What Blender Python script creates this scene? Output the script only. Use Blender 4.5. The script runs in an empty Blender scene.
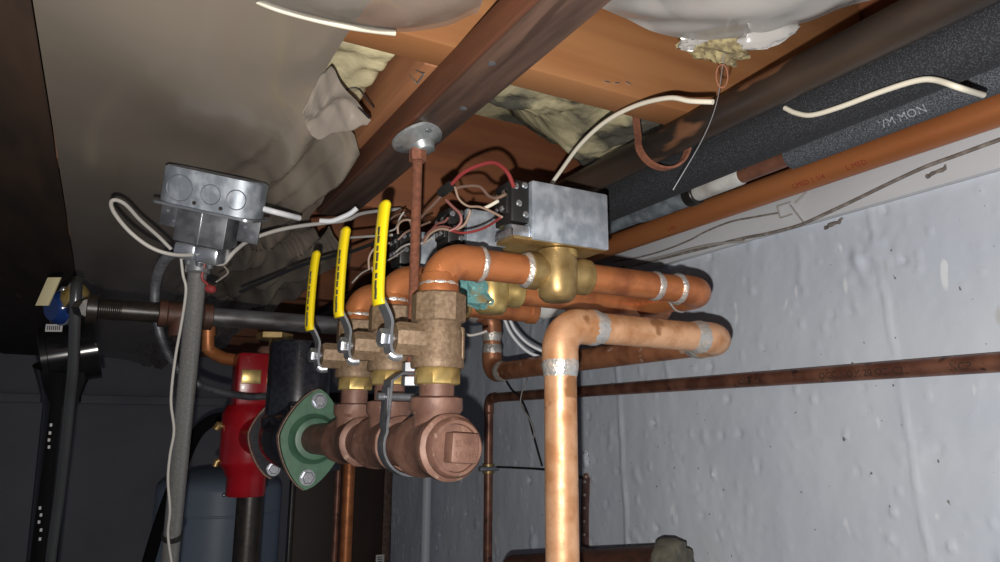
import bpy, bmesh, math, random
from mathutils import Vector, Matrix, Quaternion, noise
random.seed(7)
PI = math.pi
V = Vector
S = bpy.context.scene
COL = S.collection

# ------------------------------------------------------------------ camera
F = 720.0
CAM = V((0, 0, 1.70))
yaw, pitch, roll = math.radians(28.5), math.radians(11.5), math.radians(0.3)
fh = V((math.sin(yaw), math.cos(yaw), 0)); r0 = V((math.cos(yaw), -math.sin(yaw), 0)); up = V((0, 0, 1))
fw = fh*math.cos(pitch) + up*math.sin(pitch); u1 = up*math.cos(pitch) - fh*math.sin(pitch)
rt = r0*math.cos(roll) + u1*math.sin(roll); uu = u1*math.cos(roll) - r0*math.sin(roll)
cd = bpy.data.cameras.new('camera'); cam = bpy.data.objects.new('camera', cd); COL.objects.link(cam)
cd.sensor_width = 36; cd.lens = 36*F/1000; cd.clip_start = 0.01
M3 = Matrix((rt, uu, -fw)).transposed()
cam.matrix_world = Matrix.Translation(CAM) @ M3.to_4x4()
S.camera = cam
# ------------------------------------------------------------------ light: the phone's flash beside the lens, faint light of the basement
S.view_settings.view_transform = 'Standard'; S.view_settings.look = 'None'
S.view_settings.exposure = 0.0; S.view_settings.gamma = 1.0; S.view_settings.use_curve_mapping = False
ld = bpy.data.lights.new('phone_flash', 'POINT'); ld.energy = 27; ld.color = (1.0, .955, .90); ld.shadow_soft_size = .0035
lo = bpy.data.objects.new('phone_flash', ld); COL.objects.link(lo); lo.location = CAM + rt*-.008 + uu*-.027
W = bpy.data.worlds.new('world'); S.world = W; W.use_nodes = True
W.node_tree.nodes['Background'].inputs[0].default_value = (.75, .80, 1.0, 1)
W.node_tree.nodes['Background'].inputs[1].default_value = .09

# ------------------------------------------------------------------ measuring: a picture point taken to a plane or a distance
def ray(x, y): return fw + rt*((x-500)/F) + uu*((281-y)/F)
def on(a, x, y, v):
    d = ray(x, y); return CAM + d*((v-CAM[a])/d[a])
def oX(x, y, v): return on(0, x, y, v)
def oY(x, y, v): return on(1, x, y, v)
def oZ(x, y, v): return on(2, x, y, v)
def D(x, y, z): return CAM + ray(x, y)*z
def DP(z, *pts): return [D(x, y, z) for x, y in pts]
def DZ(*pts): return [D(x, y, z) for x, y, z in pts]

# ------------------------------------------------------------------ materials
MATS = {}
def mat(name, col, rough=.5, metal=0, col2=None, sc=20, lo_=.4, hi_=.62, bump=0, bsc=60, bdist=.002, stretch=(1,1,1), spec=.5,
        coat=0, r2=None, spots=None, spsc=40, spth=.12, alpha=1, trans=0, detail=6, spec_tint=None):
    m = bpy.data.materials.new(name); m.use_nodes = True; nt = m.node_tree; N = nt.nodes; L = nt.links
    b = N['Principled BSDF']
    b.inputs['Base Color'].default_value = (*col, 1); b.inputs['Roughness'].default_value = rough
    b.inputs['Metallic'].default_value = metal; b.inputs['Specular IOR Level'].default_value = spec
    b.inputs['Coat Weight'].default_value = coat; b.inputs['Alpha'].default_value = alpha
    b.inputs['Transmission Weight'].default_value = trans
    tc = N.new('ShaderNodeTexCoord'); mp = N.new('ShaderNodeMapping'); mp.inputs['Scale'].default_value = stretch
    L.new(tc.outputs['Object'], mp.inputs['Vector'])
    cur = None
    if col2:
        n = N.new('ShaderNodeTexNoise'); n.inputs['Scale'].default_value = sc; n.inputs['Detail'].default_value = detail
        L.new(mp.outputs[0], n.inputs['Vector'])
        r = N.new('ShaderNodeValToRGB'); r.color_ramp.elements[0].position = lo_; r.color_ramp.elements[1].position = hi_
        r.color_ramp.elements[0].color = (*col, 1); r.color_ramp.elements[1].color = (*col2, 1)
        L.new(n.outputs[0], r.inputs[0]); cur = r.outputs[0]
        if r2 is not None:
            mr = N.new('ShaderNodeMapRange'); mr.inputs[1].default_value = lo_; mr.inputs[2].default_value = hi_
            mr.inputs[3].default_value = rough; mr.inputs[4].default_value = r2
            L.new(n.outputs[0], mr.inputs[0]); L.new(mr.outputs[0], b.inputs['Roughness'])
    if spots:
        v = N.new('ShaderNodeTexNoise'); v.inputs['Scale'].default_value = spsc; v.inputs['Detail'].default_value = 3
        mp2 = N.new('ShaderNodeMapping'); mp2.inputs['Scale'].default_value = stretch; mp2.inputs['Location'].default_value = (3.3, 1.7, 9.1)
        L.new(tc.outputs['Object'], mp2.inputs['Vector']); L.new(mp2.outputs[0], v.inputs['Vector'])
        r = N.new('ShaderNodeValToRGB'); r.color_ramp.elements[0].position = spth; r.color_ramp.elements[1].position = spth+.05
        L.new(v.outputs[0], r.inputs[0])
        mx = N.new('ShaderNodeMix'); mx.data_type = 'RGBA'
        mx.inputs[7].default_value = (*spots, 1)
        if cur: L.new(cur, mx.inputs[6])
        else: mx.inputs[6].default_value = (*col, 1)
        L.new(r.outputs[0], mx.inputs[0]); cur = mx.outputs[2]
    if cur: L.new(cur, b.inputs['Base Color'])
    if bump:
        n = N.new('ShaderNodeTexNoise'); n.inputs['Scale'].default_value = bsc; n.inputs['Detail'].default_value = 4
        L.new(mp.outputs[0], n.inputs['Vector'])
        bp = N.new('ShaderNodeBump'); bp.inputs['Strength'].default_value = bump; bp.inputs['Distance'].default_value = bdist
        L.new(n.outputs[0], bp.inputs['Height']); L.new(bp.outputs[0], b.inputs['Normal'])
    MATS[name] = m; return m

COP = mat('copper', (.52, .19, .07), .40, .5, (.30, .10, .042), 42, .45, .7, .15, 90, .0006, r2=.55)
COPL = mat('copper_bright', (.70, .40, .23), .38, .45, (.46, .22, .10), 48, .40, .64, .3, 130, .0008, r2=.58, spots=(.34,.16,.07), spsc=26, spth=.60)
COPR = mat('copper_tarnished', (.40, .17, .085), .42, .45, (.22, .085, .045), 40, .42, .64, .2, 90, .0006, spots=(.52,.36,.27), spsc=50, spth=.64)
COPD = mat('copper_dark', (.25, .115, .075), .40, .4, (.14, .058, .040), 30, .4, .6, .2, 90, .0006, spots=(.06,.03,.025), spsc=45, spth=.64)
COPB = mat('copper_old', (.52, .20, .075), .42, .45, (.36, .12, .04), 8, .4, .66, .1, 80, .0005, stretch=(1,.25,1))
SOLD = mat('solder', (.50, .50, .49), .38, .6, (.66, .56, .48), 140, .42, .66, .9, 260, .0016)
BRZ = mat('bronze_cast', (.165, .108, .066), .58, .35, (.235, .165, .105), 260, .4, .6, .5, 420, .0006)
BRS = mat('brass', (.42, .30, .13), .40, .65, (.26, .17, .065), 60, .4, .7, .25, 90, .0008)
BRY = mat('brass_bright', (.66, .50, .20), .35, .75, (.5, .34, .12), 90, .4, .7, .1, 90, .0005)
RUST = mat('rusty_bronze', (.125, .062, .045), .55, .15, (.19, .10, .072), 55, .4, .62, .35, 210, .0008, spots=(.25,.17,.125), spsc=130, spth=.65)
RUSTR = mat('rusty_rod', (.26, .10, .058), .75, .1, (.18, .07, .042), 200, .4, .6)
TURQ = mat('verdigris', (.11, .27, .27), .9, 0, (.24, .19, .09), 60, .5, .64, .9, 130, .003, spots=(.20,.42,.40), spsc=150, spth=.60)
GALV = mat('galvanised', (.30, .34, .39), .42, .55, (.46, .50, .55), 75, .42, .64, .06, 200, .0004, r2=.6, stretch=(1,1,.7))
GALC = mat('galvanised_conduit', (.25, .25, .24), .32, .6, (.31, .31, .30), 420, .42, .62, .08, 300, .0004, detail=2)
STL = mat('steel', (.46, .48, .51), .3, .8, (.34, .36, .4), 30, .4, .6, .04, 200, .0004)
STLD = mat('steel_dark', (.10, .105, .12), .5, .6, (.16, .165, .18), 80, .4, .6)
CHR = mat('zinc_plated', (.72, .76, .82), .24, .9)
GRN = mat('green_paint', (.060, .145, .085), .45, 0, (.045, .105, .065), 60, .4, .65, .25, 150, .0008)
GSK = mat('gasket_edge', (.20, .13, .10), .7, 0, (.3, .2, .15), 200)
RED = mat('red_enamel', (.33, .006, .013), .28, 0, (.25, .005, .010), 20, .4, .6, .15, 90, .0008, coat=.3)
BLK = mat('black_enamel', (.012, .013, .018), .26, 0, (.02, .022, .03), 160, .4, .6, .08, 260, .0006, coat=.3)
BLP = mat('black_plastic', (.008, .008, .009), .16, 0, coat=.2)
BLM = mat('black_terminal', (.014, .014, .014), .4)
IRON = mat('black_iron', (.016, .014, .013), .38, .2, (.035, .024, .018), 80, .4, .65, .3, 160, .0006)
IRONG = mat('grey_iron', (.15, .15, .16), .42, .5, (.05, .045, .045), 45, .42, .6, .25, 160, .0006, stretch=(.35,1,1))
IRONR = mat('rusty_iron', (.085, .034, .022), .55, .2, (.045, .024, .018), 60, .4, .65, .5, 160, .001)
CAST = mat('cast_iron_stained', (.020, .016, .014), .40, .15, (.060, .040, .028), 12, .44, .66, .35, 90, .001, stretch=(1,.35,1), spots=(.16,.075,.04), spsc=26, spth=.64)
FOAM = mat('foam_black', (.010, .011, .014), .85, 0, (.045, .05, .06), 800, .50, .66, .5, 420, .0008, detail=1)
FOAM2 = mat('foam_grey', (.034, .038, .047), .85, 0, (.13, .145, .165), 800, .44, .66, .5, 420, .0008, detail=1)
GRYT = mat('grey_wrap', (.19, .22, .25), .7, 0, (.10, .12, .14), 60, .4, .6, .5, 300, .001)
WHT = mat('white_wrap', (.52, .52, .51), .6, 0, (.36, .34, .32), 40, .45, .7, .3, 100, .001)
CBL = mat('white_cable', (.66, .62, .52), .45)
CBG = mat('grey_cable', (.40, .385, .36), .5)
CBW = mat('cool_white_cable', (.66, .68, .72), .4)
CBO = mat('dusty_cable', (.17, .145, .13), .8, 0, (.30, .27, .25), 90, .45, .65)
WRD = mat('wire_red', (.20, .028, .028), .45); WBR = mat('wire_brown', (.16, .10, .075), .5)
WTN = mat('wire_tan', (.30, .21, .16), .5); WBK = mat('wire_black', (.012, .012, .014), .5); WPK = mat('wire_pink', (.22, .085, .075), .5)
YEL = mat('yellow_vinyl', (.82, .62, .008), .32, 0, coat=.15)
YEB = mat('grip_worn', (.05, .045, .02), .6)
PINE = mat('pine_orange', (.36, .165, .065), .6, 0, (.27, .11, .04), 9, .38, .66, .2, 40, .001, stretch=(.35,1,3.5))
PINED = mat('pine_reddish_brown', (.26, .095, .04), .65, 0, (.17, .06, .028), 8, .38, .66, .25, 40, .001, stretch=(.4,1,3))  # redder, darker pine for the farther joists and the rim board
PINEY = mat('pine_blocking', (.33, .145, .065), .65, 0, (.22, .09, .042), 12, .38, .66, .25, 60, .001, stretch=(3,.4,3))
WDD = mat('wood_dark', (.045, .026, .020), .6, 0, (.135, .078, .055), 22, .34, .68, .5, 45, .0015, stretch=(3.2,.28,3.2), spots=(.05,.028,.02), spsc=20, spth=.62)
WDB = mat('wood_brown', (.05, .028, .017), .7, 0, (.022, .014, .01), 10, .4, .65, .3, 40, .001, stretch=(2,.4,2), spots=(.14,.085,.04), spsc=9, spth=.68)
INS = mat('glass_wool', (.56, .50, .31), .95, 0, (.34, .30, .20), 14, .45, .68, .5, 60, .005, spots=(.58,.54,.40), spsc=10, spth=.62, spec=.1)
INS2 = mat('glass_wool_dirty', (.48, .43, .27), .95, 0, (.11, .105, .085), 13, .44, .56, .5, 60, .005, spots=(.58,.54,.36), spsc=12, spth=.60, spec=.1)
def sheetmat(name, col, col2, rough, alpha, bsc=14, bump=.12):
    m = mat(name, col, rough, 0, col2, 5, .35, .7, bump, bsc, .006, alpha=alpha, spec=.6, detail=2)
    for n in m.node_tree.nodes:
        if n.type == 'TEX_NOISE': n.inputs['Detail'].default_value = 1
    return m
PLA = sheetmat('plastic_sheet', (.27, .232, .188), (.225, .19, .155), .19, .95)
PLB = sheetmat('plastic_sheet_crumpled', (.27, .235, .20), (.22, .19, .16), .18, .90, 22)
PLC = sheetmat('plastic_sheet_clear', (.26, .235, .21), (.22, .19, .17), .20, .58, 16)
PLD = sheetmat('plastic_sheet_bright', (.33, .32, .31), (.25, .24, .225), .20, .88, 18)
PVC = mat('white_pvc', (.50, .53, .60), .5)
BTR = mat('blue_disc', (.01, .035, .16), .15, 0, coat=.5)
TAG = mat('cream_tag', (.62, .55, .34), .5)
PAP = mat('paper_label', (.55, .55, .55), .6)
INK = mat('ink_black', (.02, .015, .012), .7); INKR = mat('ink_red', (.22, .02, .015), .7); INKG = mat('ink_grey', (.30, .32, .35), .8)
TANK = mat('tank_paint', (.26, .33, .42), .42, 0, (.21, .27, .35), 5, .4, .7)
DOORM = mat('brown_panel', (.030, .013, .008), .6, 0, (.018, .009, .006), 9, .4, .7, stretch=(3,3,.3))
BWALL = mat('back_wall_paint', (.30, .30, .33), .85, 0, (.24, .24, .27), 3, .4, .7, .3, 30, .004)
FLOORM = mat('concrete_floor', (.10, .095, .09), .85, 0, (.07, .068, .065), 6)
SUBF = mat('subfloor_board', (.20, .10, .045), .7, 0, (.12, .06, .03), 8, .4, .7, stretch=(1,.3,1))

def wallmat():
    m = mat('painted_concrete', (.54, .60, .69), .50, 0, (.63, .68, .75), 4, .38, .66, .28, 60, .002, spec=.4)
    nt = m.node_tree; N = nt.nodes; L = nt.links; b = N['Principled BSDF']
    tc = N.new('ShaderNodeTexCoord')
    prev = b.inputs['Base Color'].links[0].from_socket
    # chips, pits and light drips in the paint
    for sc, th, colr, loc, st in ((60, .245, (.16,.15,.15), (1,2,3), (1,1,1)), (110, .25, (.14,.13,.13), (7,2,5), (1,1,1)), (34, .68, (.76,.80,.86), (4,4,1), (1,1,.4)), (14, .72, (.44,.42,.40), (8,4,1), (1,1.2,.5))):
        mp = N.new('ShaderNodeMapping'); mp.inputs['Location'].default_value = loc; mp.inputs['Scale'].default_value = st
        n = N.new('ShaderNodeTexNoise'); n.inputs['Scale'].default_value = sc; n.inputs['Detail'].default_value = 2
        L.new(tc.outputs['Object'], mp.inputs[0]); L.new(mp.outputs[0], n.inputs['Vector'])
        r = N.new('ShaderNodeValToRGB'); e = r.color_ramp.elements
        if th < .5:
            e[0].position = th-.02; e[1].position = th+.01; e[0].color = (1,1,1,1); e[1].color = (0,0,0,1)
        else:
            e[0].position = th; e[1].position = th+.04; e[0].color = (0,0,0,1); e[1].color = (1,1,1,1)
        L.new(n.outputs[0], r.inputs[0])
        mx = N.new('ShaderNodeMix'); mx.data_type = 'RGBA'; mx.inputs[7].default_value = (*colr, 1)
        L.new(prev, mx.inputs[6]); L.new(r.outputs[0], mx.inputs[0]); prev = mx.outputs[2]
    L.new(prev, b.inputs['Base Color'])
    return m
WALL = wallmat()
SILLM = mat('painted_sill', (.60, .62, .66), .6, 0, (.50, .51, .54), 7, .38, .66, .3, 60, .0015, stretch=(1,.4,1), spots=(.3,.27,.25), spsc=26, spth=.72)

# ------------------------------------------------------------------ mesh builder
def basis(d):
    d = V(d).normalized(); a = V((0,0,1)) if abs(d.z) < .9 else V((1,0,0))
    x = d.cross(a).normalized(); y = d.cross(x).normalized(); return x, y, d
class MB:
    def __init__(s): s.v = []; s.f = []
    def add(s, vs, fs):
        o = len(s.v); s.v += [V(p) for p in vs]; s.f += [tuple(i+o for i in f) for f in fs]; return s
    def box(s, c, d, R=None, bev=0):
        bm = bmesh.new(); bmesh.ops.create_cube(bm, size=1)
        for v in bm.verts: v.co = V((v.co.x*d[0], v.co.y*d[1], v.co.z*d[2]))
        if bev: bmesh.ops.bevel(bm, geom=bm.edges[:], offset=bev, segments=2, profile=.5, affect='EDGES')
        bm.verts.ensure_lookup_table()
        vs = [(R @ v.co if R else v.co.copy()) + V(c) for v in bm.verts]
        s.add(vs, [[v.index for v in f.verts] for f in bm.faces]); bm.free(); return s
    def bb(s, a, b, bev=0):
        a = V(a); b = V(b); return s.box((a+b)/2, (abs(b.x-a.x), abs(b.y-a.y), abs(b.z-a.z)), None, bev)
    def lathe(s, prof, o, d, n=24, sq=None, rot=0, sx=1, sy=1):
        """prof: list of (radius, distance along d); sq: polygon sides for a hex/square section"""
        x, y, z = basis(d); o = V(o); N_ = sq or n; vs = []; fs = []
        for r, h in prof:
            for k in range(N_):
                a = 2*PI*k/N_ + rot; vs.append(o + z*h + x*(math.cos(a)*r*sx) + y*(math.sin(a)*r*sy))
        for i in range(len(prof)-1):
            for k in range(N_):
                k2 = (k+1) % N_; fs.append((i*N_+k, i*N_+k2, (i+1)*N_+k2, (i+1)*N_+k))
        fs.append(tuple(range(N_))[::-1]); fs.append(tuple((len(prof)-1)*N_+k for k in range(N_)))
        return s.add(vs, fs)
    def cyl(s, a, b, r, r2=None, n=24, sq=None, rot=0, ch=0):
        a = V(a); b = V(b); L = (b-a).length; r2 = r if r2 is None else r2
        pr = [(r-ch, 0), (r, ch), (r2, L-ch), (r2-ch, L)] if ch else [(r, 0), (r2, L)]
        return s.lathe(pr, a, b-a, n, sq, rot)
    def tube(s, pts, r, n=12, cap=True, flat=1, ref=None):
        pts = [V(p) for p in pts]; m = len(pts); vs = []; fs = []
        t = [(pts[min(i+1, m-1)] - pts[max(i-1, 0)]).normalized() for i in range(m)]
        if ref is not None: x = (V(ref) - t[0]*V(ref).dot(t[0])).normalized()
        else: x = basis(t[0])[0]
        for i in range(m):
            if i: x = (x - t[i]*x.dot(t[i])).normalized()
            y = t[i].cross(x); rr = r[i] if isinstance(r, (list, tuple)) else r
            for k in range(n):
                a = 2*PI*k/n; vs.append(pts[i] + x*(math.cos(a)*rr) + y*(math.sin(a)*rr*flat))
        for i in range(m-1):
            for k in range(n):
                k2 = (k+1) % n; fs.append((i*n+k, i*n+k2, (i+1)*n+k2, (i+1)*n+k))
        if cap: fs.append(tuple(range(n))[::-1]); fs.append(tuple((m-1)*n+k for k in range(n)))
        return s.add(vs, fs)
    def strip(s, pts, w, th, side):
        """flat bar: section w along side, th along normal"""
        pts = [V(p) for p in pts]; m = len(pts); side = V(side).normalized(); vs = []; fs = []
        for i in range(m):
            t = (pts[min(i+1, m-1)] - pts[max(i-1, 0)]).normalized(); nn = t.cross(side).normalized()
            for a, b in ((-1,-1),(1,-1),(1,1),(-1,1)): vs.append(pts[i] + side*(a*w/2) + nn*(b*th/2))
        for i in range(m-1):
            for k in range(4):
                k2 = (k+1) % 4; fs.append((i*4+k, i*4+k2, (i+1)*4+k2, (i+1)*4+k))
        fs.append((3,2,1,0)); fs.append(tuple((m-1)*4+k for k in range(4)))
        return s.add(vs, fs)
    def prism(s, poly, o, x, y, z, h):
        o = V(o); x = V(x); y = V(y); z = V(z); n = len(poly)
        vs = [o + x*a + y*b for a, b in poly] + [o + x*a + y*b + z*h for a, b in poly]
        fs = [tuple(range(n))[::-1], tuple(range(n, 2*n))] + [(k, (k+1) % n, n+(k+1) % n, n+k) for k in range(n)]
        return s.add(vs, fs)
    def ball(s, c, r, n=16, sc=(1,1,1)):
        pr = [(r*math.sin(PI*i/8)+1e-6, -r*math.cos(PI*i/8)) for i in range(9)]; k = len(s.v)
        s.lathe(pr, (0,0,0), (0,0,1), n)
        for i in range(k, len(s.v)): p = s.v[i]; s.v[i] = V((p.x*sc[0], p.y*sc[1], p.z*sc[2])) + V(c)
        return s
    def grid(s, fn, nu, nv, th=0):
        """closed thin sheet when th: surface fn(u,v) with its underside th away"""
        vs = [V(fn(i/nu, j/nv)) for j in range(nv+1) for i in range(nu+1)]; w = nu+1
        fs = [(j*w+i, j*w+i+1, (j+1)*w+i+1, (j+1)*w+i) for j in range(nv) for i in range(nu)]
        return s.add(vs, fs)
    def xf(s, M): s.v = [M @ p for p in s.v]; return s
    def build(s, name, m, parent=None, ang=40, smooth=True, orig=None):
        me = bpy.data.meshes.new(name)
        if parent is not None:
            p = parent; o = V((0,0,0))
            while p is not None: o = o + V(p.location); p = p.parent
        elif orig is not None: o = V(orig)
        else:
            xs = [p.x for p in s.v]; ys = [p.y for p in s.v]; zs = [p.z for p in s.v]
            o = V(((min(xs)+max(xs))/2, (min(ys)+max(ys))/2, min(zs)))
        me.from_pydata([p-o for p in s.v], [], s.f); me.update()
        bm = bmesh.new(); bm.from_mesh(me); bmesh.ops.recalc_face_normals(bm, faces=bm.faces[:]); bm.to_mesh(me); bm.free()
        if smooth:
            me.shade_smooth(); me.set_sharp_from_angle(angle=math.radians(ang))
        me.materials.append(m)
        ob = bpy.data.objects.new(name, me); COL.objects.link(ob)
        if parent is not None: ob.parent = parent
        else: ob.location = o
        return ob
def tag(o, label=None, cat=None, group=None, kind=None):
    if label: o['label'] = label
    if cat: o['category'] = cat
    if group: o['group'] = group
    if kind: o['kind'] = kind
    return o
def thing(name, label, cat, loc, group=None):
    o = bpy.data.objects.new(name, None); COL.objects.link(o); o.location = loc; o.empty_display_size = .02
    return tag(o, label, cat, group)
def copy_tree(o, parent=None):
    c = o.copy(); COL.objects.link(c); c.parent = parent
    for ch in [x for x in S.objects if x.parent is o]: copy_tree(ch, c)
    return c
def struct(o): o['kind'] = 'structure'; return o
def spline(pts, k=8):
    pts = [V(p) for p in pts]; P = [pts[0]*2-pts[1]] + pts + [pts[-1]*2-pts[-2]]; out = []
    for i in range(1, len(P)-2):
        a, b, c, d = P[i-1:i+3]
        for j in range(k):
            t = j/k; out.append(.5*((2*b) + (c-a)*t + (2*a-5*b+4*c-d)*t*t + (3*b-a-3*c+d)*t**3))
    out.append(pts[-1]); return out
def arc(c, a, b, k=10):
    """quarter bend from c-a ... round corner c leaving along b; a: unit dir in, b: unit dir out, both scaled by bend radius"""
    c = V(c); a = V(a); b = V(b); o = c - a + b
    return [o - b*math.cos(t*PI/2/k) + a*math.sin(t*PI/2/k) for t in range(k+1)]
def text_mesh(txt, size, fn, name, m, parent, ext=0):
    cu = bpy.data.curves.new('lettering', 'FONT'); cu.body = txt; cu.size = size; cu.resolution_u = 2; cu.extrude = ext
    t = bpy.data.objects.new('lettering', cu); COL.objects.link(t)
    bpy.context.view_layer.update(); dg = bpy.context.evaluated_depsgraph_get()
    me = bpy.data.meshes.new_from_object(t.evaluated_get(dg)); bpy.data.objects.remove(t)
    mb = MB(); mb.add([fn(v.co.x, v.co.y, v.co.z) for v in me.vertices], [list(p.vertices) for p in me.polygons])
    bpy.data.meshes.remove(me)
    return mb.build(name, m, parent, smooth=False)
def cyl_text(txt, size, start, axis, R, face, name, m, parent, off=0):
    """print running along a pipe; face = direction from pipe axis toward the reader"""
    ax = V(axis).normalized(); fc = V(face); fc = (fc - ax*fc.dot(ax)).normalized(); upv = fc.cross(ax)
    if upv.z < 0: upv = -upv
    def fn(x, y, z):
        a = (y-size*.35)/R + off
        return V(start) + ax*x + (fc*math.cos(a) + upv*math.sin(a))*(R+.0003)
    return text_mesh(txt, size, fn, name, m, parent)

# pipe run: straight lengths, elbows and soldered joints as parts
def pipe_run(root, pts, r, m, me=None, br=None, cup=1.5, sold=SOLD, er=1.13, jw=1, mi=99, m2=None):
    pts = [V(p) for p in pts]; me = me or m; br = br or r*1.55; n = len(pts)
    cur = pts[0]
    for i in range(1, n):
        d = (pts[i]-pts[i-1]).normalized()
        end = pts[i] - d*br if i < n-1 else pts[i]
        MB().cyl(cur, end, r, n=32).build('pipe_section', m if i < mi else m2, root)
        if i < n-1:
            d2 = (pts[i+1]-pts[i]).normalized(); e = r*cup
            a = arc(pts[i], d*br, d2*br, 12)
            path = [a[0]-d*e] + a + [a[-1]+d2*e]; R = [r*er]*len(path)
            MB().tube(path, R, 32).build('elbow', me if i < mi else m2, root)
            for p, q in ((a[0]-d*e, -d), (a[-1]+d2*e, d2)):
                prof = [(r*er-.0002, -.0024*jw), (r*er+.0006, -.001*jw), (r*er+.0003, .0005), (r+.0007, .0022*jw), (r+.0001, .0034*jw)]
                mb = MB().lathe(prof, p, q, 40); lumps(mb, .0005*jw**.5, 260, i); mb.build('solder_joint', sold, root)
            cur = pts[i] + d2*br
def lumps(mb, amp, sc, seed=0):
    c = V((0,0,0))
    for p in mb.v: c += p
    c /= max(1, len(mb.v))
    mb.v = [p + (noise.noise_vector(p*sc + V((seed, seed, seed)))*amp) for p in mb.v]; return mb

# =================================================================== THE ROOM
XW = .80
def wall_right():
    mb = MB(); ny, nz = 620, 230; y0, y1, z0, z1 = -.35, 2.15, .95, 1.9655
    def fn(u, v):
        y = y0 + (y1-y0)*u**1.25; z = z0 + (z1-z0)*v
        p = V((0, y, z))
        d = noise.noise(p*9)*.0022 + noise.noise(V((1, y*34, z*14)))*.0008 + noise.noise(p*80)*.0003
        pk = noise.noise(V((5, y*26, z*20)));  d -= max(0, pk-.50)*.010; pk2 = noise.noise(V((15, y*115, z*70))); d -= max(0, pk2-.50)*.012             # paint lumps stand out
        pt = noise.noise(V((9, y*60, z*60)));  d += max(0, pt-.55)*.015             # pits sink in
        for yy, sl, w, h in ((.512, .075, .0028, .0014), (1.03, .05, .0045, .0018)):
            c = yy + (z-1.75)*sl + noise.noise(V((2, 2, z*12)))*.006
            d -= 1.7*h*math.exp(-((y-c)/w)**2)*(.55+.6*noise.noise(V((3, 1, z*25)))+.3)
        for zz in (1.69,):
            d -= .0018*math.exp(-((z-zz)/.0025)**2)
        # spalled patch
        q = ((y-.535)/.03)**2 + ((z-1.90)/.035)**2
        d -= .006*math.exp(-q)*noise.noise(p*70)
        return (XW+d, y, z)
    mb.grid(fn, ny, nz)
    # solid behind the face
    mb.add([(XW+.22,y0,z0),(XW+.22,y1,z0),(XW+.22,y1,z1),(XW+.22,y0,z1),(XW+.004,y0,z0),(XW+.004,y1,z0),(XW+.004,y1,z1),(XW+.004,y0,z1)],
           [(0,1,2,3),(0,4,5,1),(3,2,6,7),(1,5,6,2),(0,3,7,4)])
    struct(mb.build('wall_right', WALL, orig=(XW, 0, 0), ang=60))
wall_right()
struct(MB().bb((XW-.009,-.35,1.966), (XW+.2,2.15,2.0165), .002).build('trim_1', SILLM))          # mud sill
struct(MB().bb((XW+.004,-.35,2.0170), (XW+.2,2.15,2.26)).build('trim_2', PINED))                 # rim board
struct(MB().bb((-3,-2.2,-.1), (2.2,4.3,0)).build('floor', FLOORM))
struct(MB().bb((XW-.0,-.35,0), (XW+.22,2.15,.945)).build('trim_4', WALL))                          # foot of the wall below
struct(MB().bb((-3,4.0,0), (2.2,4.2,2.26)).build('wall_back', BWALL))
struct(MB().bb((-3,3.93,1.80), (2.2,4.0,1.84), .004).build('trim_3', BWALL))
struct(MB().bb((-3,-2.2,2.262), (2.2,4.2,2.29)).build('ceiling', SUBF))
# joists across
JZ = 2.0175
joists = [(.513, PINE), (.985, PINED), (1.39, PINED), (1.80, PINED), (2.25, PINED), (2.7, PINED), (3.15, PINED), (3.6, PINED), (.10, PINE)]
lb = ['orange pine floor joist crossing behind the dark strap, pale staples in its face',
      'reddish brown floor joist behind the zone valves, below the dirty insulation']
for i, (y, m) in enumerate(joists):
    x0 = -1.6; x1 = XW
    o = MB().bb((x0, y, JZ), (x1, y+.038, 2.26), .002).build('floor_joist', m)
    if i == 0:
        tag(o, lb[0], 'joist', 'floor joists')
        for px, py in ((607,82),(617,83),(628,83)):
            p = oY(px, py, y-.001)
            MB().box(p, (.006, .0012, .0012), Matrix.Rotation(random.uniform(-.4,.4), 3, 'Y')).build('staple', CHR, o)
    elif i == 1: tag(o, lb[1], 'joist', 'floor joists')
    elif i == 8: tag(o, 'pine floor joist overhead nearest the camera, above the bright plastic', 'joist', 'floor joists')
    else: tag(o, 'dark floor joist beyond the zone valves, row %s from the reddish one' % ['first','second','third','fourth','fifth','sixth'][i-2], 'joist', 'floor joists')
# dark strap under the joists
o = MB().bb((.2385,-.25,1.989), (.281,.965,2.0173), .0012).build('wooden_strap', WDD)
MB().bb((.2335,-.25,1.9902), (.2383,.965,2.0173), .0006).build('reddish_edge', mat('wood_reddish', (.17,.062,.03), .6, 0, (.09,.035,.02), 16, .36, .68, .4, 60, .001, stretch=(3,.3,3)), o)['label'] = 'reddish brown side edge of the strap'
tag(o, 'dark brown wooden strap running under the joists, steel flange screwed to it', 'timber')
for px, py in ((492,63),(463,108),(437,140)):
    p = oZ(px, py, 1.989); MB().lathe([(.0032,0),(.0036,.0008),(.001,.0012)], p, (0,0,-1), 10).build('screw_head', STL, o)
o = MB().bb((.222,.553,2.0178), (.256,.983,2.085), .0015).build('wooden_blocking', PINEY)
tag(o, 'short reddish blocking board beside the left insulation, lying above the dark strap', 'timber')
for (a, b) in (((410,75),(417,84)),((417,84),(424,74)),((424,74),(416,70))):
    p = oX(*a, .2215); q = oX(*b, .2215); MB().cyl(p, q, .0007, n=6).build('staple', CHR, o)
# dark beam at the left edge
o = MB().bb((-.42,-.2,2.0118), (-.078,3.9,2.0172), .003).build('ceiling_beam', WDB)
tag(o, 'dark brown rough timber along the left edge of the ceiling, worn patches', 'timber')

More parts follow.
